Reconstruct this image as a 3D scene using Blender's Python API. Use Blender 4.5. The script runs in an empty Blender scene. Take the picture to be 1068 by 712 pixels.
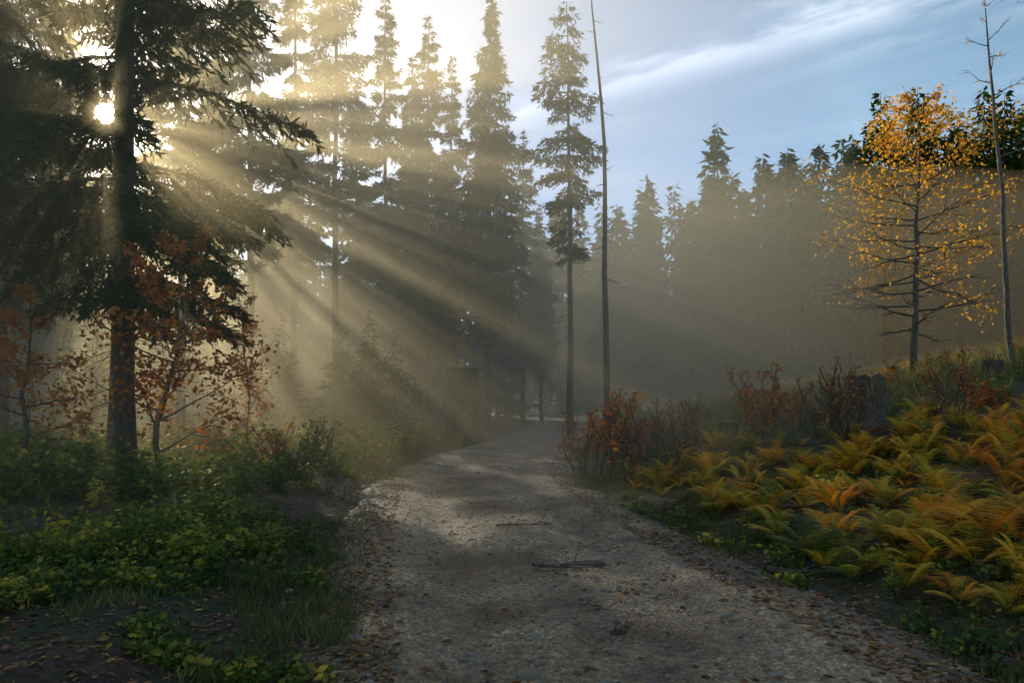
import bpy, math, numpy as np
from mathutils import Vector
rng=np.random.default_rng(7)
sc=bpy.context.scene
F=771.0
def gx(px,d): return (px-534)/F*d
def ss(t):
    t=np.clip(t,0,1); return t*t*(3-2*t)
# ---------- noise
_nr=np.random.default_rng(3)
_w=[(_nr.normal(size=2),_nr.uniform(0,6.28)) for _ in range(24)]
def fb(x,y,s):
    r=0
    for i,(k,p) in enumerate(_w[:14]):
        f=s*(0.6+0.35*i); k2=k/np.linalg.norm(k)
        r=r+np.sin((x*k2[0]+y*k2[1])*f+p+1.3*np.sin((y*k2[0]-x*k2[1])*f*.6+p*2))/(1+.3*i)
    return r/3.2
# ---------- terrain
_ty=np.array([-30,-10,0,4.2,6.85,9.5,15.4,20.6,31,45,61,80,110,700.])
_tx=np.array([4,2.1,1.25,.80,.34,-.1,-.7,-.6,1.0,2.9,3.9,3.0,-6,-60.])
_gy=np.linspace(-30,700,7301); _gv=np.interp(_gy,_ty,_tx)
_k=np.hanning(61); _k/=_k.sum(); _gv2=np.convolve(np.pad(_gv,30,mode='edge'),_k,'valid')
def cx(y): return np.interp(y,_gy,_gv2)
HW=2.15
def hwf(y): return HW+0.22*np.sin(y*1.1)+.16*np.sin(y*2.7+1)+.1*np.sin(y*7.3)
def hgt(x,y):
    x=np.asarray(x,float); y=np.asarray(y,float)
    u=x-cx(y); hw=HW; a=np.abs(u)-hwf(y+1.7*np.sign(u))
    sr=np.maximum(u-hw,0); sl=np.maximum(-u-hw,0)
    sr2=np.where(sr>110,110+(sr-110)*.2,sr)
    h=.28*ss(sr/1.8)+.175*sr2*ss(sr/5)+.16*ss(sl/1.5)+.018*np.minimum(sl,60)
    h=h+9*ss((y-112)/60)+6*ss((-x-70)/50)
    h=h+ .13*ss(a/2.0)*fb(x,y,.7)+.05*ss(a/.8)*fb(x+9,y,3.2)+.35*ss((a-6)/10)*fb(x,y+40,.16)
    h=h+.03*fb(x,y+3,7)*ss((a+.6)/.6)
    h=h-.07*(1-ss((a+.45)/.8))
    return h
def rhgt(x,y):
    u=x-cx(y); a=np.abs(u)
    h=.022*fb(x,y,1.3)+.010*fb(x,y,6)-.05*np.exp(-((a-.85)/.3)**2)+.015-.10*ss((a-1.9)/.55)
    return h
# ---------- mesh builder
class MB:
    def __init__(s): s.V=[];s.Q=[];s.T=[];s.M=[];s.n=0
    def add(s,V,Q,tint=0.5,mi=0):
        V=np.asarray(V,float).reshape(-1,3);Q=np.asarray(Q,int).reshape(-1,4)
        s.V.append(V);s.Q.append(Q+s.n);s.n+=len(V)
        s.T.append(np.broadcast_to(np.asarray(tint,float),(len(V),)).copy());s.M.append(np.full(len(Q),mi))
    def arr(s): return np.concatenate(s.V),np.concatenate(s.Q),np.concatenate(s.T),np.concatenate(s.M)
def mkmesh(name,arr,mats,smooth=False):
    V,Q,T,M=arr
    me=bpy.data.meshes.new(name)
    me.vertices.add(len(V)); me.vertices.foreach_set('co',V.astype(np.float32).ravel())
    me.loops.add(len(Q)*4); me.loops.foreach_set('vertex_index',Q.astype(np.int32).ravel())
    me.polygons.add(len(Q)); me.polygons.foreach_set('loop_start',np.arange(0,len(Q)*4,4,dtype=np.int32))
    for m in mats: me.materials.append(m)
    me.polygons.foreach_set('material_index',M.astype(np.int32))
    me.polygons.foreach_set('use_smooth',np.full(len(Q),smooth,dtype=bool))
    at=me.attributes.new('tint','FLOAT','POINT'); at.data.foreach_set('value',T.astype(np.float32))
    me.update(calc_edges=True)
    return me
def obj(name,me,loc=(0,0,0),rz=0,s=1,parent=None):
    o=bpy.data.objects.new(name,me); sc.collection.objects.link(o)
    o.location=loc; o.rotation_euler=(0,0,rz); o.scale=(s,s,s) if np.isscalar(s) else s
    if parent: o.parent=parent
    return o
def tube(P,R,k=6):
    P=np.asarray(P,float);R=np.asarray(R,float);n=len(P)
    D=np.gradient(P,axis=0);D/=np.linalg.norm(D,axis=1)[:,None]+1e-9
    ref=np.array([0,0,1.]) if abs(D[0,2])<.8 else np.array([1.,0,0])
    A=np.cross(D,ref);A/=np.linalg.norm(A,axis=1)[:,None]+1e-9;B=np.cross(D,A)
    th=np.arange(k)/k*2*np.pi
    V=P[:,None]+R[:,None,None]*(A[:,None]*np.cos(th)[None,:,None]+B[:,None]*np.sin(th)[None,:,None])
    i=np.arange(n-1)[:,None]*k;j=np.arange(k)[None];j2=(j+1)%k
    Q=np.stack([i+j,i+j2,i+k+j2,i+k+j],-1).reshape(-1,4)
    return V.reshape(-1,3),Q
def norm(a): return a/(np.linalg.norm(a,axis=-1,keepdims=True)+1e-9)
def blades(p,d,L,W,r,mid=.45):
    n=len(p);d=norm(d);s=norm(np.cross(d,r.normal(size=(n,3))))
    L=np.broadcast_to(L,(n,))[:,None];W=np.broadcast_to(W,(n,))[:,None]
    V=np.stack([p,p+d*L*mid+s*W*.5,p+d*L,p+d*L*mid-s*W*.5],1).reshape(-1,3)
    return V,np.arange(4*n).reshape(-1,4)
def scatter(variants,pos,rz,s,vi,tint,tilt=None):
    mb=MB()
    for k,(V,Q,T,M) in enumerate(variants):
        idx=np.where(vi==k)[0]
        if len(idx)==0: continue
        c=np.cos(rz[idx])[:,None];sn=np.sin(rz[idx])[:,None];sk=s[idx][:,None]
        x=(V[None,:,0]*c-V[None,:,1]*sn)*sk;y=(V[None,:,0]*sn+V[None,:,1]*c)*sk;z=V[None,:,2]*sk
        if tilt is not None: x=x+z*tilt[idx,0][:,None]; y=y+z*tilt[idx,1][:,None]
        W=np.stack([x+pos[idx,0][:,None],y+pos[idx,1][:,None],z+pos[idx,2][:,None]],-1)
        QQ=(Q[None]+(np.arange(len(idx))*len(V))[:,None,None]).reshape(-1,4)
        mb.V.append(W.reshape(-1,3));mb.Q.append(QQ+mb.n);mb.n+=W.shape[0]*W.shape[1]
        mb.T.append(np.clip(T[None]+tint[idx][:,None],0,1).ravel());mb.M.append(np.tile(M,len(idx)))
    return mb.arr()
# ---------- materials
def nt(name):
    m=bpy.data.materials.new(name);m.use_nodes=True;m.node_tree.nodes.clear();return m,m.node_tree.nodes,m.node_tree.links
def ramp(N,stops):
    r=N.new('ShaderNodeValToRGB');e=r.color_ramp.elements
    while len(e)<len(stops): e.new(.5)
    for i,(p,c) in enumerate(stops): e[i].position=p;e[i].color=(*c,1)
    return r
def leafmat(name,stops,tr=.45,rough=.55,spec=.3,tboost=1.6):
    m,N,L=nt(name);a=N.new('ShaderNodeAttribute');a.attribute_name='tint'
    r=ramp(N,stops);L.new(a.outputs['Fac'],r.inputs[0])
    p=N.new('ShaderNodeBsdfPrincipled');p.inputs['Roughness'].default_value=rough;p.inputs['Specular IOR Level'].default_value=spec
    L.new(r.outputs[0],p.inputs['Base Color'])
    t=N.new('ShaderNodeBsdfTranslucent')
    mm=N.new('ShaderNodeVectorMath');mm.operation='SCALE';mm.inputs['Scale'].default_value=tboost
    L.new(r.outputs[0],mm.inputs[0]);L.new(mm.outputs[0],t.inputs[0])
    x=N.new('ShaderNodeMixShader');x.inputs[0].default_value=tr;L.new(p.outputs[0],x.inputs[1]);L.new(t.outputs[0],x.inputs[2])
    o=N.new('ShaderNodeOutputMaterial');L.new(x.outputs[0],o.inputs[0]);return m
def needlemat(name,stops):
    m,N,L=nt(name);a=N.new('ShaderNodeAttribute');a.attribute_name='tint'
    r=ramp(N,stops);L.new(a.outputs['Fac'],r.inputs[0])
    p=N.new('ShaderNodeBsdfDiffuse');L.new(r.outputs[0],p.inputs[0])
    t=N.new('ShaderNodeBsdfTranslucent');L.new(r.outputs[0],t.inputs[0])
    x=N.new('ShaderNodeMixShader');x.inputs[0].default_value=.3;L.new(p.outputs[0],x.inputs[1]);L.new(t.outputs[0],x.inputs[2])
    o=N.new('ShaderNodeOutputMaterial');L.new(x.outputs[0],o.inputs[0]);return m
def barkmat(name,c1,c2,sc_=6):
    m,N,L=nt(name);tc=N.new('ShaderNodeTexCoord');mp=N.new('ShaderNodeMapping');mp.inputs['Scale'].default_value=(sc_,sc_,sc_*.25)
    n=N.new('ShaderNodeTexNoise');n.inputs['Scale'].default_value=2.5;n.inputs['Detail'].default_value=4
    L.new(tc.outputs['Object'],mp.inputs[0]);L.new(mp.outputs[0],n.inputs[0])
    r=ramp(N,[(.35,c1),(.68,c2)]);L.new(n.outputs[0],r.inputs[0])
    p=N.new('ShaderNodeBsdfPrincipled');p.inputs['Roughness'].default_value=.9;L.new(r.outputs[0],p.inputs[0])
    b=N.new('ShaderNodeBump');b.inputs['Strength'].default_value=.7;b.inputs['Distance'].default_value=.03
    L.new(n.outputs[0],b.inputs['Height']);L.new(b.outputs[0],p.inputs['Normal'])
    o=N.new('ShaderNodeOutputMaterial');L.new(p.outputs[0],o.inputs[0]);return m
M_bark=barkmat('spruce_bark',(.035,.025,.018),(.13,.10,.075))
M_barkg=barkmat('grey_bark',(.05,.045,.04),(.16,.145,.13),9)
M_wood=barkmat('dead_wood',(.05,.035,.025),(.17,.12,.08),14)
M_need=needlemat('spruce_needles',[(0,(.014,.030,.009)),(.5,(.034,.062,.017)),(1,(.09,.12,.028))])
M_gold=leafmat('golden_leaves',[(0,(.36,.14,.02)),(.5,(.64,.33,.03)),(1,(.75,.5,.05))],.5,tboost=1.3)
M_red=leafmat('russet_leaves',[(0,(.16,.045,.02)),(.5,(.45,.13,.03)),(1,(.62,.27,.04))],.5)
M_green=leafmat('green_leaves',[(0,(.022,.045,.011)),(.4,(.055,.11,.018)),(.75,(.19,.21,.03)),(1,(.48,.36,.05))],.45)
M_fern=leafmat('fern_fronds',[(0,(.14,.21,.02)),(.22,(.44,.40,.03)),(.42,(.9,.64,.05)),(.7,(.9,.45,.03)),(1,(.65,.24,.02))],.5,tboost=1.1)
M_litter=leafmat('fallen_leaf',[(0,(.05,.028,.015)),(.5,(.22,.095,.035)),(.85,(.42,.18,.05)),(1,(.6,.32,.08))],.15)
M_dry=leafmat('dry_grass',[(0,(.035,.07,.018)),(.5,(.1,.12,.03)),(1,(.3,.23,.1))],.4)

def groundmat():
    m,N,L=nt('forest_soil');tc=N.new('ShaderNodeTexCoord')
    def noise(s,d=4,r=.6):
        n=N.new('ShaderNodeTexNoise');n.inputs['Scale'].default_value=s;n.inputs['Detail'].default_value=d;n.inputs['Roughness'].default_value=r;L.new(tc.outputs['Object'],n.inputs[0]);return n
    n1=noise(.45,2);n2=noise(9,5,.7);v=N.new('ShaderNodeTexVoronoi');v.inputs['Scale'].default_value=22;L.new(tc.outputs['Object'],v.inputs[0])
    r1=ramp(N,[(.3,(.025,.016,.01)),(.5,(.075,.045,.024)),(.72,(.16,.09,.04))]);L.new(n2.outputs[0],r1.inputs[0])
    r2=ramp(N,[(.3,(.015,.03,.01)),(.7,(.07,.095,.024))]);L.new(n2.outputs[0],r2.inputs[0])
    f=ramp(N,[(.47,(0,0,0)),(.62,(1,1,1))]);L.new(n1.outputs[0],f.inputs[0])
    x=N.new('ShaderNodeMix');x.data_type='RGBA';L.new(f.outputs[0],x.inputs[0]);L.new(r1.outputs[0],x.inputs[6]);L.new(r2.outputs[0],x.inputs[7])
    x2=N.new('ShaderNodeMix');x2.data_type='RGBA';x2.blend_type='MULTIPLY';x2.inputs[0].default_value=.5;L.new(x.outputs[2],x2.inputs[6]);L.new(v.outputs['Color'],x2.inputs[7])
    p=N.new('ShaderNodeBsdfPrincipled');p.inputs['Roughness'].default_value=.9;L.new(x2.outputs[2],p.inputs[0])
    b=N.new('ShaderNodeBump');b.inputs['Strength'].default_value=1;b.inputs['Distance'].default_value=.06;L.new(n2.outputs[0],b.inputs['Height'])
    L.new(b.outputs[0],p.inputs['Normal'])
    o=N.new('ShaderNodeOutputMaterial');L.new(p.outputs[0],o.inputs[0]);return m
def roadmat():
    m,N,L=nt('gravel_dirt');tc=N.new('ShaderNodeTexCoord')
    def noise(s,d=6,r=.6):
        n=N.new('ShaderNodeTexNoise');n.inputs['Scale'].default_value=s;n.inputs['Detail'].default_value=d;n.inputs['Roughness'].default_value=r;L.new(tc.outputs['Object'],n.inputs[0]);return n
    v=N.new('ShaderNodeTexVoronoi');v.inputs['Scale'].default_value=42;L.new(tc.outputs['Object'],v.inputs[0])
    n1=noise(.75,4,.65);n2=noise(14,5,.75)
    r1=ramp(N,[(.3,(.23,.145,.075)),(.5,(.5,.335,.18)),(.7,(.74,.54,.32))]);L.new(n2.outputs[0],r1.inputs[0])
    sep=N.new('ShaderNodeSeparateColor');L.new(v.outputs['Color'],sep.inputs[0])
    r3=ramp(N,[(0,(.3,.3,.3)),(.7,(1,1,1)),(1,(1.7,1.65,1.6))]);L.new(sep.outputs[0],r3.inputs[0])
    x=N.new('ShaderNodeMix');x.data_type='RGBA';x.blend_type='MULTIPLY';x.inputs[0].default_value=.8;L.new(r1.outputs[0],x.inputs[6]);L.new(r3.outputs[0],x.inputs[7])
    r4=ramp(N,[(.38,(.28,.2,.135)),(.48,(.7,.64,.58)),(.58,(1.1,1.1,1.1))]);L.new(n1.outputs[0],r4.inputs[0])
    x2=N.new('ShaderNodeMix');x2.data_type='RGBA';x2.blend_type='MULTIPLY';x2.inputs[0].default_value=.95;L.new(x.outputs[2],x2.inputs[6]);L.new(r4.outputs[0],x2.inputs[7])
    a=N.new('ShaderNodeAttribute');a.attribute_name='tint'
    x3=N.new('ShaderNodeMix');x3.data_type='RGBA';L.new(a.outputs['Fac'],x3.inputs[0]);L.new(x2.outputs[2],x3.inputs[6]);x3.inputs[7].default_value=(.07,.043,.024,1)
    p=N.new('ShaderNodeBsdfPrincipled');p.inputs['Specular IOR Level'].default_value=.6;L.new(x3.outputs[2],p.inputs[0])
    rr=ramp(N,[(.40,(.34,)*3),(.6,(.54,)*3)]);L.new(n1.outputs[0],rr.inputs[0]);L.new(rr.outputs[0],p.inputs['Roughness'])
    b=N.new('ShaderNodeBump');b.inputs['Strength'].default_value=1;b.inputs['Distance'].default_value=.05;L.new(n2.outputs[0],b.inputs['Height'])
    b2=N.new('ShaderNodeBump');b2.inputs['Strength'].default_value=.9;b2.inputs['Distance'].default_value=.022;b2.invert=True;L.new(v.outputs['Distance'],b2.inputs['Height']);L.new(b.outputs[0],b2.inputs['Normal'])
    L.new(b2.outputs[0],p.inputs['Normal'])
    o=N.new('ShaderNodeOutputMaterial');L.new(p.outputs[0],o.inputs[0]);return m
M_ground=groundmat();M_road=roadmat()
def plain(name,c,r=.8):
    m,N,L=nt(name);tc=N.new('ShaderNodeTexCoord');n=N.new('ShaderNodeTexNoise');n.inputs['Scale'].default_value=12;n.inputs['Detail'].default_value=4;L.new(tc.outputs['Object'],n.inputs[0])
    rr=ramp(N,[(.3,tuple(v*.6 for v in c)),(.7,tuple(v*1.3 for v in c))]);L.new(n.outputs[0],rr.inputs[0])
    p=N.new('ShaderNodeBsdfPrincipled');p.inputs['Roughness'].default_value=r;L.new(rr.outputs[0],p.inputs[0])
    b=N.new('ShaderNodeBump');b.inputs['Strength'].default_value=.5;b.inputs['Distance'].default_value=.02;L.new(n.outputs[0],b.inputs['Height']);L.new(b.outputs[0],p.inputs['Normal'])
    o=N.new('ShaderNodeOutputMaterial');L.new(p.outputs[0],o.inputs[0]);return m
M_stone=plain('grey_stone',(.24,.185,.13),.75)

# ---------- ground & road
def grid(xs,ys,fn):
    X,Y=np.meshgrid(xs,ys);Z=fn(X,Y);nx=len(xs)
    V=np.stack([X,Y,Z],-1).reshape(-1,3);i=np.arange(len(ys)-1)[:,None]*nx;j=np.arange(nx-1)[None]
    Q=np.stack([i+j,i+j+1,i+nx+j+1,i+nx+j],-1).reshape(-1,4)
    return V,Q,np.zeros(len(V)),np.zeros(len(Q),int)
t=np.linspace(-1,1,501);xs=600*np.sinh(t*7.4)/np.sinh(7.4)+.5
t2=np.linspace(0,1,540);ys=-12+620*(np.sinh(t2*5.2)/np.sinh(5.2))
obj('ground',mkmesh('ground',grid(xs,ys,hgt),[M_ground],True))
yr=np.concatenate([np.arange(-10,22,.07),np.arange(22,110,.3)])
uu=np.linspace(-2.75,2.75,80)
Y,U=np.meshgrid(yr,uu,indexing='ij');X=U+cx(Y);Z=rhgt(X,Y);n=len(uu)
i=np.arange(len(yr)-1)[:,None]*n;j=np.arange(n-1)[None]
Q=np.stack([i+j,i+j+1,i+n+j+1,i+n+j],-1).reshape(-1,4)
T=np.clip(ss((np.abs(U)-1.6+.45*fb(X,Y,1.5))/.5)*.85+.4*np.exp(-(U/.28)**2)*ss(.5+fb(X,Y,.8))+.55*np.exp(-((U-.95)/.2)**2)*ss(.6+fb(X+3,Y,.6))+.4*np.exp(-((U+.9)/.18)**2)*ss(.4+fb(X-3,Y,.7)),0,1)
obj('dirt_road',mkmesh('dirt_road',(np.stack([X,Y,Z],-1).reshape(-1,3),Q,T.ravel(),np.zeros(len(Q),int)),[M_road],True))
def pebble(r):
    g=np.linspace(-1,1,4);V=[];Q=[];b=0
    for ax in range(3):
        for sg in (-1,1):
            A,B=np.meshgrid(g,g);P=np.zeros((16,3));P[:,ax]=sg;P[:,(ax+1)%3]=A.ravel();P[:,(ax+2)%3]=B.ravel()
            V.append(P)
            for a in range(3):
                for c in range(3):
                    q=[b+a*4+c,b+a*4+c+1,b+a*4+c+5,b+a*4+c+4];Q.append(q if sg>0 else q[::-1])
            b+=16
    V=np.concatenate(V);V=norm(V);k=r.normal(size=(4,3));o=r.uniform(0,6,4)
    V=V*(1+.13*sum(np.sin(V@k[i]*1.8+o[i]) for i in range(4)))[:,None]
    return V*np.array([1,r.uniform(.6,.9),r.uniform(.4,.6)]),np.array(Q),np.zeros(len(V)),np.zeros(len(Q),int)
pv=[pebble(rng) for _ in range(5)]
N_=8500
y=np.exp(rng.uniform(np.log(2.5),np.log(24),N_));u=rng.uniform(-2.4,2.4,N_)
x=cx(y)+u;s=np.abs(rng.normal(0,.009,N_))+.006;big=rng.random(N_)<.012;s[big]*=2.6
z=np.maximum(rhgt(x,y),hgt(x,y))
obj('gravel_stones',mkmesh('gravel_stones',scatter(pv,np.stack([x,y,z],-1),rng.uniform(0,6,N_),s,rng.integers(0,5,N_),np.zeros(N_)),[M_stone],True))
for px,py,s in [(300,615,.08),(238,590,.07),(325,560,.1),(385,470,.3),(412,462,.35),(705,560,.1),(740,600,.09),(850,640,.08)]:
    d=1.5*F/(py-420);x0=gx(px,d);obj('rock',mkmesh('rock',pv[int(rng.integers(5))],[M_stone],True),(x0,d,float(hgt(x0,d))+s*.1),rng.uniform(0,6),s)

# ---------- spruce
S=Vector((110-534,F,420-118)).normalized()
def spruce(seed,H,R,cs,nbr,nbl,bl=.26,bw=.06,r0=.2,droop=.35,prof=.95,k=8,wood=True,gap=0.25,stubs=30,holes=(),base=.3,wexp=1.5,clear=None):
    r=np.random.default_rng(seed);mb=MB()
    zz=np.linspace(0,H,14);wob=np.cumsum(r.normal(0,.03,(14,2)),0);wob[0]=0
    P=np.stack([wob[:,0],wob[:,1],zz],-1);P[0,2]=-.4
    rad=r0*(1-zz/H)**.85+.015;rad[0]*=1.35
    mb.add(*tube(P,rad,k),.5,0)
    tz=cs+(1-cs)*r.random(nbr)**.9;az=r.uniform(0,2*np.pi,nbr)
    tz=np.clip(np.round(tz*H/.42)*.42/H+r.normal(0,.05/H,nbr),cs,1)
    lob=1+.25*np.sin(az*2+r.uniform(0,6))
    Lb=R*np.clip((1-(tz-cs)/(1-cs))**prof,.04,1)*ss((tz-cs)/.25+base)*r.uniform(.55,1.15,nbr)*lob
    Lb[r.random(nbr)<gap]*=.45
    for (a,b) in holes: Lb[(tz*H>a)&(tz*H<b)]*=.12
    zb=tz*H;dr=droop*r.uniform(.6,1.4,nbr)*(1.25-tz)
    cxw=np.interp(zb,zz,wob[:,0]);cyw=np.interp(zb,zz,wob[:,1])
    def bp(i,t):
        q=Lb[i]*t;up=.18
        return np.stack([cxw[i]+np.cos(az[i])*q,cyw[i]+np.sin(az[i])*q,zb[i]+q*up-dr[i]*q*(.35+t*.9)+.18*Lb[i]*np.maximum(t-.7,0)*1.2],-1)
    if wood:
        for i in range(nbr):
            if Lb[i]<.4: continue
            tt=np.linspace(0,1,5);mb.add(*tube(bp(np.full(5,i),tt),np.linspace(.028*Lb[i]**.5+.004,.004,5),3),.5,0)
    for _ in range(stubs):
        z0=r.uniform(.06,cs+.05)*H;a=r.uniform(0,6.28);l=r.uniform(.4,1.4);tt=np.linspace(0,1,4)
        x0=np.interp(z0,zz,wob[:,0]);y0=np.interp(z0,zz,wob[:,1])
        mb.add(*tube(np.stack([x0+np.cos(a)*tt*l,y0+np.sin(a)*tt*l,z0-tt*l*.2-tt**2*.3*l],-1),np.linspace(.016,.003,4),3),.5,0)
    w=Lb**wexp+.05
    for (a,b) in holes: w[(tz*H>a)&(tz*H<b)]=0
    i=r.choice(nbr,nbl,p=w/w.sum())
    ns=14;tq=(r.integers(2,ns+1,nbl)+0.)/ns
    h=np.sin(i*12.9898+tq*78.233)*43758.5453;h=h-np.floor(h)
    side=np.where(r.random(nbl)<.5,-1.,1.);core=r.random(nbl)<.12
    tl=np.where(core,0,(.12+.36*(1-tq)*np.minimum(1,tq*3))*Lb[i]*(.6+.8*h)+.1)
    sarg=r.random(nbl)**.8
    out=np.stack([np.cos(az[i]),np.sin(az[i]),np.zeros(nbl)],-1);lat=np.stack([-out[:,1],out[:,0],np.zeros(nbl)],-1)*side[:,None]
    tdir=norm(out*.75+lat*(1.-.2*h)[:,None]+np.array([0,0,-1])*(.25+.5*h)[:,None])
    p=bp(i,tq)+tdir*(tl*sarg)[:,None]-np.array([0,0,1.])*(.25*tl*sarg**2)[:,None]
    d=norm(tdir+.5*r.normal(size=(nbl,3))+np.array([0,0,-.25]))
    bls=bl*r.uniform(.6,1.2,nbl)
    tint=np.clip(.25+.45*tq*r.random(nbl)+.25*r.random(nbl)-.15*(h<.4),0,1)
    if clear is not None:
        p0,dv,rr=clear;c=p+d*bls[:,None]*.5-p0;dist=np.linalg.norm(c-(c@dv)[:,None]*dv,axis=1);kk=dist>rr
        p=p[kk];d=d[kk];bls=bls[kk];tint=tint[kk]
    V,Q=blades(p,d,bls,bw*r.uniform(.7,1.3,len(p)),r)
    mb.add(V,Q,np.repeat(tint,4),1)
    return mb.arr()
mats=[M_bark,M_need]
# opening in the big spruce's crown where the low sun breaks through
dT=14.5;xT=gx(127,dT);zT=float(hgt(xT,dT))-.05;kT=23/25
p0=np.array([(gx(110,dT)-xT)/kT,0,(1.6+302/F*dT-zT)/kT])
near=[mkmesh('spruce_near_a',spruce(1,25,3.6,.13,290,66000,r0=.25,bl=.24,bw=.052,holes=[(7.4,8.1)],gap=.25,base=.45,clear=(p0,np.array(S),.22)),mats,False),
      mkmesh('spruce_near_b',spruce(2,25,3.0,.17,270,46000,r0=.2,bl=.25,bw=.058,gap=.25,base=.4),mats,False)]
mid=[mkmesh('spruce_mid_a',spruce(11,25,3.1,.18,260,28000,bl=.36,bw=.095,r0=.2,gap=.25,prof=.85),mats),
     mkmesh('spruce_mid_b',spruce(12,25,2.4,.28,180,15000,bl=.36,bw=.09,r0=.17,gap=.4,prof=.9),mats),
     mkmesh('spruce_mid_c',spruce(13,25,3.1,.2,320,32000,bl=.36,bw=.095,r0=.2,droop=.5,gap=.15,base=.2,prof=.85),mats)]
sparse=mkmesh('spruce_sparse',spruce(21,20,1.8,.42,150,9000,bl=.3,bw=.07,r0=.14,droop=.5,prof=.5,gap=.35),mats)
def tree(me,px,d,H,base=25.,rz=None,name='spruce_tree',wx=1.):
    x=gx(px,d);s=H/base;obj(name,me,(x,d,float(hgt(x,d))-.05),rng.uniform(0,6.28) if rz is None else rz,(s*wx,s*wx,s))
tree(near[0],127,14.5,23,rz=0.)
for a in [(near[1],-62,16,23),(near[1],-140,15,22),(near[0],-190,20,24),(near[1],0,25,25),(near[1],-50,26,25)]:
    tree(*a)
for a in [(1,188,29,24),(1,155,38,14),(1,262,33,27),(1,226,47,25),(1,306,43,29),(1,402,45,27),(0,372,56,26),(0,428,50,25),
          (0,448,42,23.5),(2,508,38,22.5),(1,472,50,25),(0,546,55,22),(0,57,37,24),(1,-60,40,26),(1,0,48,25),(0,50,56,20),(2,565,64,19),(0,300,58,25),(0,335,64,22),(0,410,66,22),(0,200,60,17)]:
    tree(mid[a[0]],*a[1:])
tree(sparse,596,32,19,20.);tree(sparse,352,38,27,20.);tree(mid[2],628,72,18)
# distant forest
far=[spruce(31+i,22,3.6-.25*i,.03+.03*i,240,2600,bl=.9,bw=.3,r0=.22,wood=False,k=4,stubs=0,prof=.78,gap=.08,base=.7,wexp=1.0,droop=.45) for i in range(4)]
P=[];Sz=[]
for yy in np.arange(62,96,5.2):
    for xx in np.arange(-85,100,3.6):
        x=xx+rng.uniform(-1.7,1.7);y=yy+rng.uniform(-2.5,2.5)
        if x>cx(y) and y<66: continue
        if x<0 and y>86: continue
        if abs(x-cx(y))<4 and y<82: continue
        if 5<x<18 and y<74: continue
        P.append((x,y,float(hgt(x,y))-.1));Sz.append(rng.uniform(.85,1.15)*(1+.04*(x>22)) if x>4 else rng.uniform(.55,.85))
P=np.array(P);Sz=np.array(Sz);n=len(P)
obj('distant_forest',mkmesh('distant_forest',scatter(far,P,rng.uniform(0,6,n),Sz,rng.integers(0,4,n),rng.uniform(-.2,.15,n)),mats))
P=[];Sz=[]
while len(P)<90:
    y=rng.uniform(30,66);x=rng.uniform(-60,1)
    if cx(y)-x<5.5: continue
    P.append((x,y,float(hgt(x,y))-.1));Sz.append(rng.uniform(.1,.22)*(1+.006*y))
P=np.array(P);Sz=np.array(Sz);n=len(P)
yng=[spruce(41+i,22,5.5,.03,150,1500,bl=1.3,bw=.35,r0=.2,wood=False,k=4,stubs=0,prof=.9,base=.8) for i in range(3)]
obj('young_conifer_thicket',mkmesh('young_conifer_thicket',scatter(yng,P,rng.uniform(0,6,n),Sz,rng.integers(0,3,n),rng.uniform(-.1,.3,n)),mats))

# ---------- deciduous
def decid(seed,H,r0,cs,nb,bl,elev,leafN,leafL,lean=(0,0),nsub=6,curve=.15,leaf_t=(0,1),prof=None,jit=.05,tubk=6,leafspread=.12):
    r=np.random.default_rng(seed);mb=MB();n=12;zz=np.linspace(0,1,n)
    wob=np.cumsum(r.normal(0,jit,(n,2)),0);wob[0]=0
    T=np.stack([wob[:,0]+lean[0]*zz**1.3*H,wob[:,1]+lean[1]*zz**1.3*H,zz*H],-1);T[0,2]=-.2
    mb.add(*tube(T,r0*(1-zz)**.8+.008,tubk),.5,0)
    lp=[];ld=[];lt=[]
    for b in range(nb):
        t=cs+(1-cs)*(b+r.random())/nb*.98;a=b*2.4+r.normal(0,.4)
        base=np.array([np.interp(t,zz,T[:,k]) for k in range(3)])
        L=bl*(prof(t) if prof else (1-.75*(t-cs)/(1-cs)))*r.uniform(.65,1.15)
        e=elev+.5*(t-.5)+r.normal(0,.15);dr=np.array([np.cos(a)*np.cos(e),np.sin(a)*np.cos(e),np.sin(e)])
        m=7;tt=np.linspace(0,1,m);pts=base+dr*tt[:,None]*L+np.cumsum(r.normal(0,.035*L,(m,3)),0)*tt[:,None]+np.array([0,0,curve])*L*tt[:,None]**2
        rb=min(.35*r0*(1-t)**.5+.006,.03*L+.004);mb.add(*tube(pts,np.linspace(rb,.003,m),4),.5,0)
        for s in range(nsub):
            u=r.uniform(.25,1);pb=np.array([np.interp(u,tt,pts[:,k]) for k in range(3)])
            sd=norm(dr+r.normal(0,.55,3)*np.array([1,1,.6]));l2=L*r.uniform(.2,.45)*(1.2-u*.5)
            q=pb+sd*np.linspace(0,1,4)[:,None]*l2+np.cumsum(r.normal(0,.03*l2,(4,3)),0);mb.add(*tube(q,np.linspace(rb*.45,.002,4),3),.5,0)
            if leaf_t[0]<=t<=leaf_t[1] and leafN>0:
                k=max(1,int(leafN/(nb*nsub)*r.uniform(.3,1.7)));w=r.random(k)
                lp.append(q[0]+(q[-1]-q[0])*w[:,None]+r.normal(0,leafspread,(k,3))*l2*1.2);ld.append(norm(r.normal(size=(k,3))+np.array([0,0,-.5])));lt.append(np.full(k,r.uniform(-.2,.2)))
    if lp:
        lp=np.concatenate(lp);ld=np.concatenate(ld);lt=np.concatenate(lt);k=len(lp)
        V,Q=blades(lp,ld,leafL*r.uniform(.6,1.2,k),leafL*.6*r.uniform(.7,1.2,k),r)
        mb.add(V,Q,np.repeat(np.clip(.5+lt+r.normal(0,.18,k),0,1),4),1)
    return mb.arr()
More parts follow.
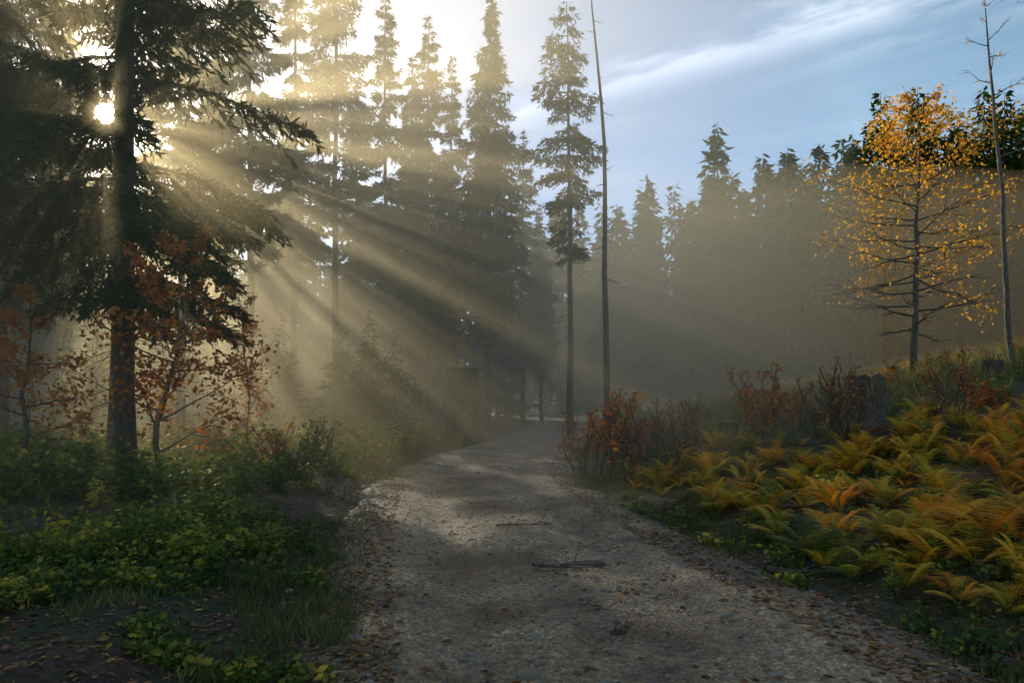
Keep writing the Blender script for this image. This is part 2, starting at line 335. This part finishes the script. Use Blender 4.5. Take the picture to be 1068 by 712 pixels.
def plant(name,arr,m,px,d,rz=0,s=1):
    x=gx(px,d);return obj(name,mkmesh(name,arr,m),(x,d,float(hgt(x,d))),rz,s)
plant('autumn_beech_tree',decid(5,10.4,.12,.14,54,3.0,.12,7000,.15,nsub=10,curve=.12,leaf_t=(.34,1),prof=lambda t:.3+.95*math.sin(math.pi*min(1,max(0,t))**.9)*(1 if t>.2 else .7),lean=(.02,0),leafspread=.32),[M_barkg,M_gold],953,28)
plant('bare_tree',decid(6,11.2,.09,.55,14,1.5,.3,60,.08,nsub=5,lean=(-.05,0)),[M_barkg,M_gold],1056,22)
plant('bare_tree',decid(16,15,.12,.6,14,1.9,.2,0,.08,nsub=6,lean=(-.06,0)),[M_barkg,M_gold],1120,20)
plant('bare_tree_trunk',decid(7,15.5,.12,.35,16,.7,-.1,0,.1,nsub=3,lean=(-.01,0),jit=.07,curve=-.1),[M_bark,M_gold],634,24)
plant('red_maple_sapling',decid(8,4.1,.05,.15,22,1.9,.45,2600,.12,nsub=7,lean=(.14,0),leafspread=.3),[M_bark,M_red],178,12.5)
plant('red_maple_sapling',decid(9,3.4,.04,.2,16,1.5,.4,1500,.12,nsub=7,leafspread=.3),[M_bark,M_red],30,13)
plant('beech_sapling',decid(10,4.0,.03,.1,18,1.5,.5,1500,.1,nsub=6,leafspread=.3),[M_bark,M_red],262,19)
plant('beech_sapling',decid(17,6.8,.05,.2,20,1.2,.3,3000,.17,nsub=6,leafspread=.3),[M_bark,M_gold],482,42)
def shrub(seed,H,nst,leafN,leafL,spread=.5):
    r=np.random.default_rng(seed);mb=MB()
    for s in range(nst):
        a=r.uniform(0,6.28);l=(math.cos(a)*spread*r.uniform(.3,1),math.sin(a)*spread*r.uniform(.3,1))
        V,Q,T,M=decid(seed*50+s,H*r.uniform(.6,1),.012,.3,7,H*.3,.6,leafN/nst,leafL,lean=l,nsub=3,jit=.02,tubk=4,leafspread=.35)
        V=V+np.array([r.normal(0,.12),r.normal(0,.12),0]);mb.V.append(V);mb.Q.append(Q+mb.n);mb.n+=len(V);mb.T.append(T);mb.M.append(M)
    return mb.arr()
shr=[shrub(i,1.5,8,420,.095) for i in range(3)]
bare=[shrub(20+i,1.3,9,60,.06) for i in range(2)]
for px,d,s,m in [(628,14.5,1.25,M_red),(658,14,1.1,M_red),(612,16,1.0,M_red),(645,17,1.2,M_gold),(800,14,1.05,M_red),(290,15,.8,M_red),(785,17,1.0,M_red),(315,14,.75,M_green),(335,15,.8,M_green),(478,31,1.1,M_green),(498,31.5,.9,M_gold)]:
    k=int(rng.integers(3));x=gx(px,d);obj('autumn_shrub' if m is not M_green else 'green_shrub',mkmesh('shrub_leaves',shr[k],[M_wood,m]),(x,d,float(hgt(x,d))),rng.uniform(0,6),s)
for px,d,s in [(700,13.5,1.1),(880,12.5,1.1),(720,15,1.),(865,14,1.2),(990,12,.9)]:
    x=gx(px,d);obj('bare_shrub',mkmesh('bare_shrub',bare[int(rng.integers(2))],[M_wood,M_red]),(x,d,float(hgt(x,d))),rng.uniform(0,6),s)
def weed(seed,H,n,L,ns=7):
    r=np.random.default_rng(seed);mb=MB()
    for s in range(ns):
        a=r.uniform(0,6.28);l=r.uniform(.1,.6);tt=np.linspace(0,1,4);h=H*r.uniform(.5,1)
        P=np.stack([np.cos(a)*l*h*tt**1.5,np.sin(a)*l*h*tt**1.5,h*tt],-1)+np.array([r.normal(0,.06),r.normal(0,.06),0])
        mb.add(*tube(P,np.linspace(.006,.002,4),3),.4,0)
        k=n//ns;w=r.uniform(.15,1,k);q=np.stack([np.interp(w,tt,P[:,c]) for c in range(3)],-1);aa=r.uniform(0,6.28,k)
        d=np.stack([np.cos(aa),np.sin(aa),r.normal(-.05,.35,k)],-1)
        V,Q=blades(q+d*.02,d,L*r.uniform(.6,1.2,k),L*.55,r);mb.add(V,Q,np.repeat(np.clip(.4+r.normal(0,.16,k)+.15*w,0,1),4),0)
    return mb.arr()
wv=[weed(i,.6,60,.12,5) for i in range(5)]
def place(n,d0,d1,side,off0,off1,power=1.):
    y=np.exp(rng.uniform(np.log(d0),np.log(d1),n));o=off0+(off1-off0)*rng.random(n)**power
    x=cx(y)+side*(HW+o);return x,y
def mass(name,variants,x,y,s,tint,m,tilt=.15):
    n=len(x);z=hgt(x,y)-.01
    obj(name,mkmesh(name,scatter(variants,np.stack([x,y,z],-1),rng.uniform(0,6.28,n),s,rng.integers(0,len(variants),n),tint,rng.normal(0,tilt,(n,2))),m))
x,y=place(2600,6,32,-1,.3,15);c=fb(x,y,.9);k=(c>.05)|((y>10)&(c>-.5)&(cx(y)-x>3.4));x,y,c=x[k],y[k],c[k];n=len(x)
mass('leafy_undergrowth',wv,x,y,rng.uniform(.3,.75,n)*(1+.8*ss((y-8)/4)),rng.normal(0.05,.22,n)+.12*c,[M_green])
x,y=place(1300,4.8,40,1,.5,20);c=fb(x,y,.8);k=(c>-.1)&((y>12)|(rng.random(len(x))<.2));x,y,c=x[k],y[k],c[k];n=len(x)
mass('hillside_undergrowth',wv,x,y,rng.uniform(.3,.8,n),rng.normal(.12,.2,n)+.1*c,[M_green])
x,y=place(900,13,60,1,3,40);c=fb(x,y,.5);k=c>-.1;x,y=x[k],y[k];n=len(x)
mass('hillside_brush',wv,x,y,rng.uniform(.4,1.2,n),rng.normal(-.3,.2,n),[M_red])
def tuft(seed,H,n,w=.008):
    r=np.random.default_rng(seed);a=r.uniform(0,6.28,n);p=np.stack([r.normal(0,.05,n),r.normal(0,.05,n),np.zeros(n)],-1)
    l=r.uniform(.2,.9,n);d=np.stack([np.cos(a)*l,np.sin(a)*l,np.ones(n)],-1);V,Q=blades(p,d,H*r.uniform(.5,1.1,n),w,r,.3)
    return V,Q,np.repeat(np.clip(.45+r.normal(0,.2,n),0,1),4),np.zeros(n,int)
tv=[tuft(i,.12,24) for i in range(4)]
x1,y1=place(5500,2.6,22,-1,-.4,9,1.7);x2,y2=place(4500,2.6,22,1,-.4,7,1.9);x=np.r_[x1,x2];y=np.r_[y1,y2];c=fb(x+20,y,1.1);k=c>-.02;x,y=x[k],y[k];n=len(x)
mass('grass',tv,x,y,rng.uniform(.5,1.4,n),rng.normal(0,.12,n),[M_dry])
tg=[tuft(10+i,.7,30,.02) for i in range(3)]
x,y=place(2200,14,62,1,2.5,42);n=len(x)
mass('dry_hillside_grass',tg,x,y,rng.uniform(.5,1.2,n),rng.normal(.2,.2,n),[M_dry])
gc=[weed(60+i,.15,32,.055,4) for i in range(5)]
x1,y1=place(7000,2.6,16,-1,-.3,8,1.15);x2,y2=place(1100,2.6,12,1,-.1,6,1.2);x=np.r_[x1,x2];y=np.r_[y1,y2];c=fb(x+5,y,1.4)+.5*fb(x,y+9,.5);k=c>.08;x,y=x[k],y[k];n=len(x)
mass('ground_cover_plants',gc,x,y,rng.uniform(.5,1.4,n),rng.normal(.02,.22,n),[M_green])
def lf(seed):
    r=np.random.default_rng(seed);V=np.array([[0,0,0],[.25,.22,.12],[.7,.2,.1],[1,0,.04],[.7,-.2,.14],[.25,-.22,.1]]);V[:,2]+=r.normal(0,.05,6)
    return V,np.array([[0,1,2,3],[0,3,4,5]]),np.full(6,.4),np.zeros(2,int)
lv=[lf(i) for i in range(5)]
x1,y1=place(18000,2.5,20,-1,-.7,8,1.2);x2,y2=place(15000,2.5,20,1,-.7,7,1.3);n3=1400;y3=np.exp(rng.uniform(np.log(2.5),np.log(22),n3));x3=cx(y3)+rng.uniform(-2,2,n3)
x=np.r_[x1,x2,x3];y=np.r_[y1,y2,y3];n=len(x);z=np.maximum(hgt(x,y),rhgt(x,y)-(np.abs(x-cx(y))>2.6)*9)+.004
obj('fallen_leaves',mkmesh('fallen_leaves',scatter(lv,np.stack([x,y,z],-1),rng.uniform(0,6.28,n),rng.uniform(.03,.075,n),rng.integers(0,5,n),rng.normal(0.08,.28,n)),[M_litter]))
# ---------- ferns
def frond(r,L,az,e):
    n=22;t=np.linspace(0,1,n);P=np.stack([np.cos(az)*t*L*np.cos(e)*1.1,np.sin(az)*t*L*np.cos(e)*1.1,L*(np.sin(e)*t-.38*t**2.4)],-1)
    mb=MB();mb.add(*tube(P[::3],np.linspace(.004,.0015,len(P[::3])),3),.35,0)
    Tn=norm(np.gradient(P,axis=0));Sd=norm(np.cross(Tn,np.array([0,0,1.])))
    for i in range(3,n):
        for sg in (-1,1):
            tt=t[i];pl=L*.27*math.sin(math.pi*min(1,(tt*.96+.02))**.75)**.8+.01
            d=norm(Sd[i]*sg+Tn[i]*.5+np.array([0,0,-.12])+r.normal(0,.05,3));m=max(3,int(pl/.024));w=np.linspace(.08,.95,m)
            base=P[i]+d*pl*w[:,None]-np.array([0,0,1])*(.12*pl*w**2)[:,None]
            sd=norm(np.cross(d,np.array([0,0,1.])))
            wd=pl*.16*(1-w*.75)+.004
            for s2 in (-1,1):
                tip=base+sd*s2*wd[:,None]+d*wd[:,None]*.5
                a=d*.009*(1+pl*2)
                V=np.stack([base-a*.9,(base+tip)/2-a,tip,(base+tip)/2+a],1).reshape(-1,3)
                mb.add(V,np.arange(4*m).reshape(-1,4),.36+.12*tt+.1*(r.random()-.5),0)
    return mb
def fern(seed,nf=8,L=.75):
    r=np.random.default_rng(seed);mb=MB()
    for f in range(nf):
        b=frond(r,L*r.uniform(.6,1.1),f/nf*6.28+r.normal(0,.3),r.uniform(.7,1.3));V,Q,T,M=b.arr()
        tw=r.normal(0,.17);mb.V.append(V);mb.Q.append(Q+mb.n);mb.n+=len(V);mb.T.append(T+tw);mb.M.append(M)
    return mb.arr()
fv=[fern(i,5,.85) for i in range(6)]
n=1800;y=np.exp(rng.uniform(np.log(4.0),np.log(15),n));x=cx(y)+HW+.45+rng.random(n)*8.5
c=fb(x,y,.55);k=(c>-.3)&(x-cx(y)-HW>.4+.5*(y<6.5));x,y,c=x[k],y[k],c[k];x=x[:540];y=y[:540];c=c[:540];n=len(x)
mass('fern_patch',fv,x,y,rng.uniform(.4,.85,n)*(1-.25*(y<6)),np.clip(.04*c+rng.normal(.02,.18,n),-.45,.45),[M_fern],.15)
for px,d,s,dt in [(945,6.1,.6,-.2),(1035,6.6,.85,.3),(1000,5.6,.6,.2),(810,8.2,.75,-.2),(1055,5.2,.6,.0),(860,7.0,.5,.1),(1000,7.2,.7,.1)]:
    x=gx(px,d);V,Q,T,M=fern(90+px,6,.8);obj('fern',mkmesh('fern',(V,Q,np.clip(T+dt,0,1),M),[M_fern]),(x,d,float(hgt(x,d))-.01),rng.uniform(0,6),s)
def stump(seed,R,H):
    r=np.random.default_rng(seed);k=24;th=np.arange(k)/k*2*np.pi;rr=1+.08*np.sin(th*3+1)+.06*np.sin(th*5+seed)+r.normal(0,.02,k)
    rings=[];zs=[-.2,0,.12,.3,.6,.9,.97,1.]
    for z in zs:
        fl=1+.55*math.exp(-max(z,0)*7)*(1+.5*np.sin(th*4+2))
        jag=(r.normal(0,.03,k) if z>.95 else np.zeros(k))
        rings.append(np.stack([np.cos(th)*R*rr*fl,np.sin(th)*R*rr*fl,z*H+jag*H],-1))
    for q,dz in ((.6,0),(.25,.02),(.001,.0)): rings.append(np.stack([np.cos(th)*R*rr*q,np.sin(th)*R*rr*q,np.full(k,H*(.97+dz))],-1))
    V=np.concatenate(rings);nr=len(rings);i=np.arange(nr-1)[:,None]*k;j=np.arange(k)[None];j2=(j+1)%k
    Q=np.stack([i+j,i+j2,i+k+j2,i+k+j],-1).reshape(-1,4);return V,Q,np.full(len(V),.5),np.zeros(len(Q),int)
for px,d,R,H in [(905,13,.3,1.0),(760,16,.2,.4),(1035,18,.22,.5)]:
    plant('tree_stump',stump(px,R,H),[M_wood],px,d)
def branch(name,x,y,L,az,seed,r0=.012,nt_=5):
    r=np.random.default_rng(seed);mb=MB();m=9;t=np.linspace(-.5,.5,m);P=np.stack([np.cos(az)*t*L,np.sin(az)*t*L,np.full(m,r0)],-1);P[:,:2]+=np.cumsum(r.normal(0,.02*L,(m,2)),0)
    P[:,2]+=np.abs(r.normal(0,.01,m));mb.add(*tube(P,np.linspace(r0,.003,m),6),.5,0)
    for i in range(nt_):
        q=P[r.integers(1,m-1)];a=az+r.choice([-1,1])*r.uniform(.5,1.1);l=L*r.uniform(.12,.35);tt=np.linspace(0,1,4)
        mb.add(*tube(np.stack([q[0]+np.cos(a)*tt*l,q[1]+np.sin(a)*tt*l,q[2]+tt*r.uniform(0,.08)],-1),np.linspace(r0*.5,.002,4),4),.5,0)
    z=max(float(rhgt(x,y)) if abs(x-cx(y))<2.2 else -9,float(hgt(x,y)));obj(name,mkmesh(name,mb.arr(),[M_wood]),(x,y,z))
for k,(px,py,L,az,r0) in enumerate([(545,548,.7,.2,.014),(592,592,.75,-.25,.018),(610,585,.5,.4,.012),(625,635,.35,-.6,.009),(645,660,.12,.1,.012),(230,605,.9,.5,.016),(300,660,.7,1.2,.012),(870,600,1.2,-.35,.03),(780,560,.5,.6,.01),(395,690,.3,.2,.01),(180,560,1.3,.1,.025)]):
    d=1.58*F/(py-420);branch('fallen_branch',gx(px,d),d,L,az,k+200,r0)
V,Q,T,M=pv[2];d=1.58*F/(586-420);x0=gx(607,d);obj('bark_piece',mkmesh('bark_piece',(V*np.array([.24,.16,.03]),Q,T,M),[M_wood],True),(x0,d,float(rhgt(x0,d))+.01),.2)
V,Q,T,M=pv[1];d=1.58*F/(657-420);x0=gx(647,d);obj('bark_piece',mkmesh('bark_piece',(V*np.array([.06,.05,.03]),Q,T,M),[M_wood],True),(x0,d,float(rhgt(x0,d))+.01),.9)
# ---------- hunting blind
UP=.75
def box(name,c,s,m,par,rot=(0,0,0)):
    V=np.array([[a,b,e] for a in(-.5,.5) for b in(-.5,.5) for e in(-.5,.5)])*np.array(s)
    Q=np.array([[0,1,3,2],[4,6,7,5],[0,4,5,1],[2,3,7,6],[0,2,6,4],[1,5,7,3]])
    o=obj(name,mkmesh(name,(V,Q,np.zeros(8),np.zeros(6,int)),[m]),c,0,1,par);o.rotation_euler=rot
    bv=o.modifiers.new('bevel','BEVEL');bv.width=.012;return o
M_paint=plain('green_painted_wood',(.008,.075,.03),.7);M_dark=plain('dark_felt',(.01,.01,.01),.9)
dB=29.5;xB=gx(482,dB);zB=float(hgt(xB,dB));hb=bpy.data.objects.new('hunting_blind',None);sc.collection.objects.link(hb);hb.location=(xB,dB,zB);hb.rotation_euler=(0,0,.15);hb.scale=(.88,.88,.88)
for i in range(9): box(f'front_plank_{i+1}',(-.6+i*.15,-.62,UP+1.1+.35),(.14,.03,.7),M_paint,hb)
for i in (0,1,7,8): box(f'upper_plank_{i+1}',(-.6+i*.15,-.62,UP+2.02),(.14,.03,.42),M_paint,hb)
box('front_lintel',(0,-.62,UP+2.36),(1.34,.04,.24),M_paint,hb);box('back_wall',(0,.62,UP+1.78),(1.34,.04,1.4),M_paint,hb)
box('left_wall',(-.66,0,UP+1.78),(.04,1.2,1.4),M_paint,hb);box('right_wall',(.66,0,UP+1.78),(.04,1.2,1.4),M_paint,hb)
box('floor',(0,0,UP+1.06),(1.4,1.35,.06),M_wood,hb);box('roof',(0,0,UP+2.56),(1.65,1.65,.06),M_dark,hb,(.09,0,0))
for i,(a,b) in enumerate([(-.6,-.55),(.6,-.55),(-.6,.55),(.6,.55)]): box(f'leg_{i+1}',(a,b,.46+UP/2-.1),(.1,.1,1.34+UP),M_wood,hb)
box('brace_1',(0,-.6,.95),(1.8,.03,.08),M_wood,hb,(0,.8,0));box('brace_2',(0,-.57,.95),(1.8,.03,.08),M_wood,hb,(0,-.8,0))

# ---------- mist volume
def mist(name,c,r,dens,g,col=(1,1,1)):
    import bmesh
    bm=bmesh.new();bmesh.ops.create_icosphere(bm,subdivisions=4,radius=1);me=bpy.data.meshes.new(name);bm.to_mesh(me);bm.free()
    m,N,L=nt(name+'_volume');v=N.new('ShaderNodeVolumeScatter');v.inputs['Density'].default_value=dens;v.inputs['Anisotropy'].default_value=g;v.inputs['Color'].default_value=(*col,1)
    o=N.new('ShaderNodeOutputMaterial');L.new(v.outputs[0],o.inputs['Volume']);me.materials.append(m)
    obj(name,me,c,0,r)
mist('sunlit_mist',(-8,25,3),(18,20,18),.027,.66,(1,.82,.5))
mist('valley_mist',(18,58,0),(60,30,18),.0075,.45,(1,.86,.6))

# ---------- world
el=math.asin(S.z);azr=math.atan2(S.x,S.y)
w=bpy.data.worlds.new('World');sc.world=w;w.use_nodes=True;N=w.node_tree.nodes;L=w.node_tree.links;N.clear()
sky=N.new('ShaderNodeTexSky');sky.sky_type='NISHITA';sky.sun_disc=False;sky.sun_elevation=el;sky.sun_rotation=azr;sky.air_density=1.;sky.dust_density=.3;sky.ozone_density=1.6
bg=N.new('ShaderNodeBackground');bg.inputs[1].default_value=.15
tm=N.new('ShaderNodeVectorMath');tm.operation='MULTIPLY';tm.inputs[1].default_value=(1.04,1.12,1.04);L.new(sky.outputs[0],tm.inputs[0]);L.new(tm.outputs[0],bg.inputs[0])
def math_(op,a,b=None,c=None):
    m=N.new('ShaderNodeMath');m.operation=op
    for i,v in enumerate((a,b,c)):
        if v is None: continue
        if isinstance(v,(int,float)): m.inputs[i].default_value=v
        else: L.new(v,m.inputs[i])
    return m.outputs[0]
tc=N.new('ShaderNodeTexCoord');sp=N.new('ShaderNodeSeparateXYZ');L.new(tc.outputs['Generated'],sp.inputs[0])
zc=math_('MAXIMUM',sp.outputs[2],.03);X=math_('DIVIDE',sp.outputs[0],zc);Y=math_('DIVIDE',sp.outputs[1],zc)
v_=math_('ADD',math_('MULTIPLY',X,.613),math_('MULTIPLY',Y,.79));u_=math_('SUBTRACT',math_('MULTIPLY',X,.79),math_('MULTIPLY',Y,.613))
cb=N.new('ShaderNodeCombineXYZ');L.new(math_('MULTIPLY',u_,1.6),cb.inputs[0]);L.new(math_('MULTIPLY',v_,3.4),cb.inputs[1])
nn=N.new('ShaderNodeTexNoise');nn.inputs['Scale'].default_value=1.6;nn.inputs['Detail'].default_value=4;nn.inputs['Roughness'].default_value=.6;L.new(cb.outputs[0],nn.inputs[0])
vd=math_('ADD',v_,math_('MULTIPLY',math_('SUBTRACT',nn.outputs[0],.5),.35))
def band(c,wd): 
    q=math_('DIVIDE',math_('SUBTRACT',vd,c),wd);return math_('EXPONENT',math_('MULTIPLY',math_('MULTIPLY',q,q),-1.))
bsum=math_('ADD',math_('ADD',band(2.05,.11),math_('MULTIPLY',band(2.32,.05),.15)),math_('MULTIPLY',band(2.9,.4),.1))
tex=math_('MULTIPLY',math_('MAXIMUM',math_('SUBTRACT',nn.outputs[0],.3),0.),2.6)
cm=math_('MULTIPLY',bsum,tex)
bg2=N.new('ShaderNodeBackground');bg2.inputs[0].default_value=(1,.93,.86,1);L.new(math_('MULTIPLY',cm,.75),bg2.inputs[1])
dt=N.new('ShaderNodeVectorMath');dt.operation='DOT_PRODUCT';L.new(tc.outputs['Generated'],dt.inputs[0]);dt.inputs[1].default_value=S
dd=math_('MAXIMUM',dt.outputs['Value'],0.)
aur=math_('ADD',math_('ADD',math_('MULTIPLY',math_('POWER',dd,20.),1.),math_('MULTIPLY',math_('POWER',dd,400.),1.5)),math_('MULTIPLY',math_('POWER',dd,7.),1.3))
disc=math_('MULTIPLY',math_('GREATER_THAN',dd,math.cos(math.radians(.55))),90.)
bg3=N.new('ShaderNodeBackground');bg3.inputs[0].default_value=(1,.68,.33,1);L.new(math_('ADD',aur,disc),bg3.inputs[1])
a1=N.new('ShaderNodeAddShader');a2=N.new('ShaderNodeAddShader');L.new(bg.outputs[0],a1.inputs[0]);L.new(bg2.outputs[0],a1.inputs[1]);L.new(a1.outputs[0],a2.inputs[0]);L.new(bg3.outputs[0],a2.inputs[1])
o=N.new('ShaderNodeOutputWorld');L.new(a2.outputs[0],o.inputs[0])
sl=bpy.data.lights.new('sun','SUN');sl.energy=5;sl.angle=math.radians(.5);sl.color=(1,.78,.45)
so=bpy.data.objects.new('sun',sl);sc.collection.objects.link(so);so.rotation_euler=S.to_track_quat('Z','Y').to_euler();so.location=(-20,30,25)
cam=bpy.data.cameras.new('camera');cam.lens=26;cam.shift_y=.06;cam.clip_end=2000
co=bpy.data.objects.new('camera',cam);sc.collection.objects.link(co);co.location=(0,0,1.6);co.rotation_euler=(math.pi/2,0,0);sc.camera=co
sc.view_settings.view_transform='Standard';sc.view_settings.look='None';sc.view_settings.exposure=0
print('polys',sum(len(o.data.polygons) for o in bpy.data.objects if o.type=='MESH'))
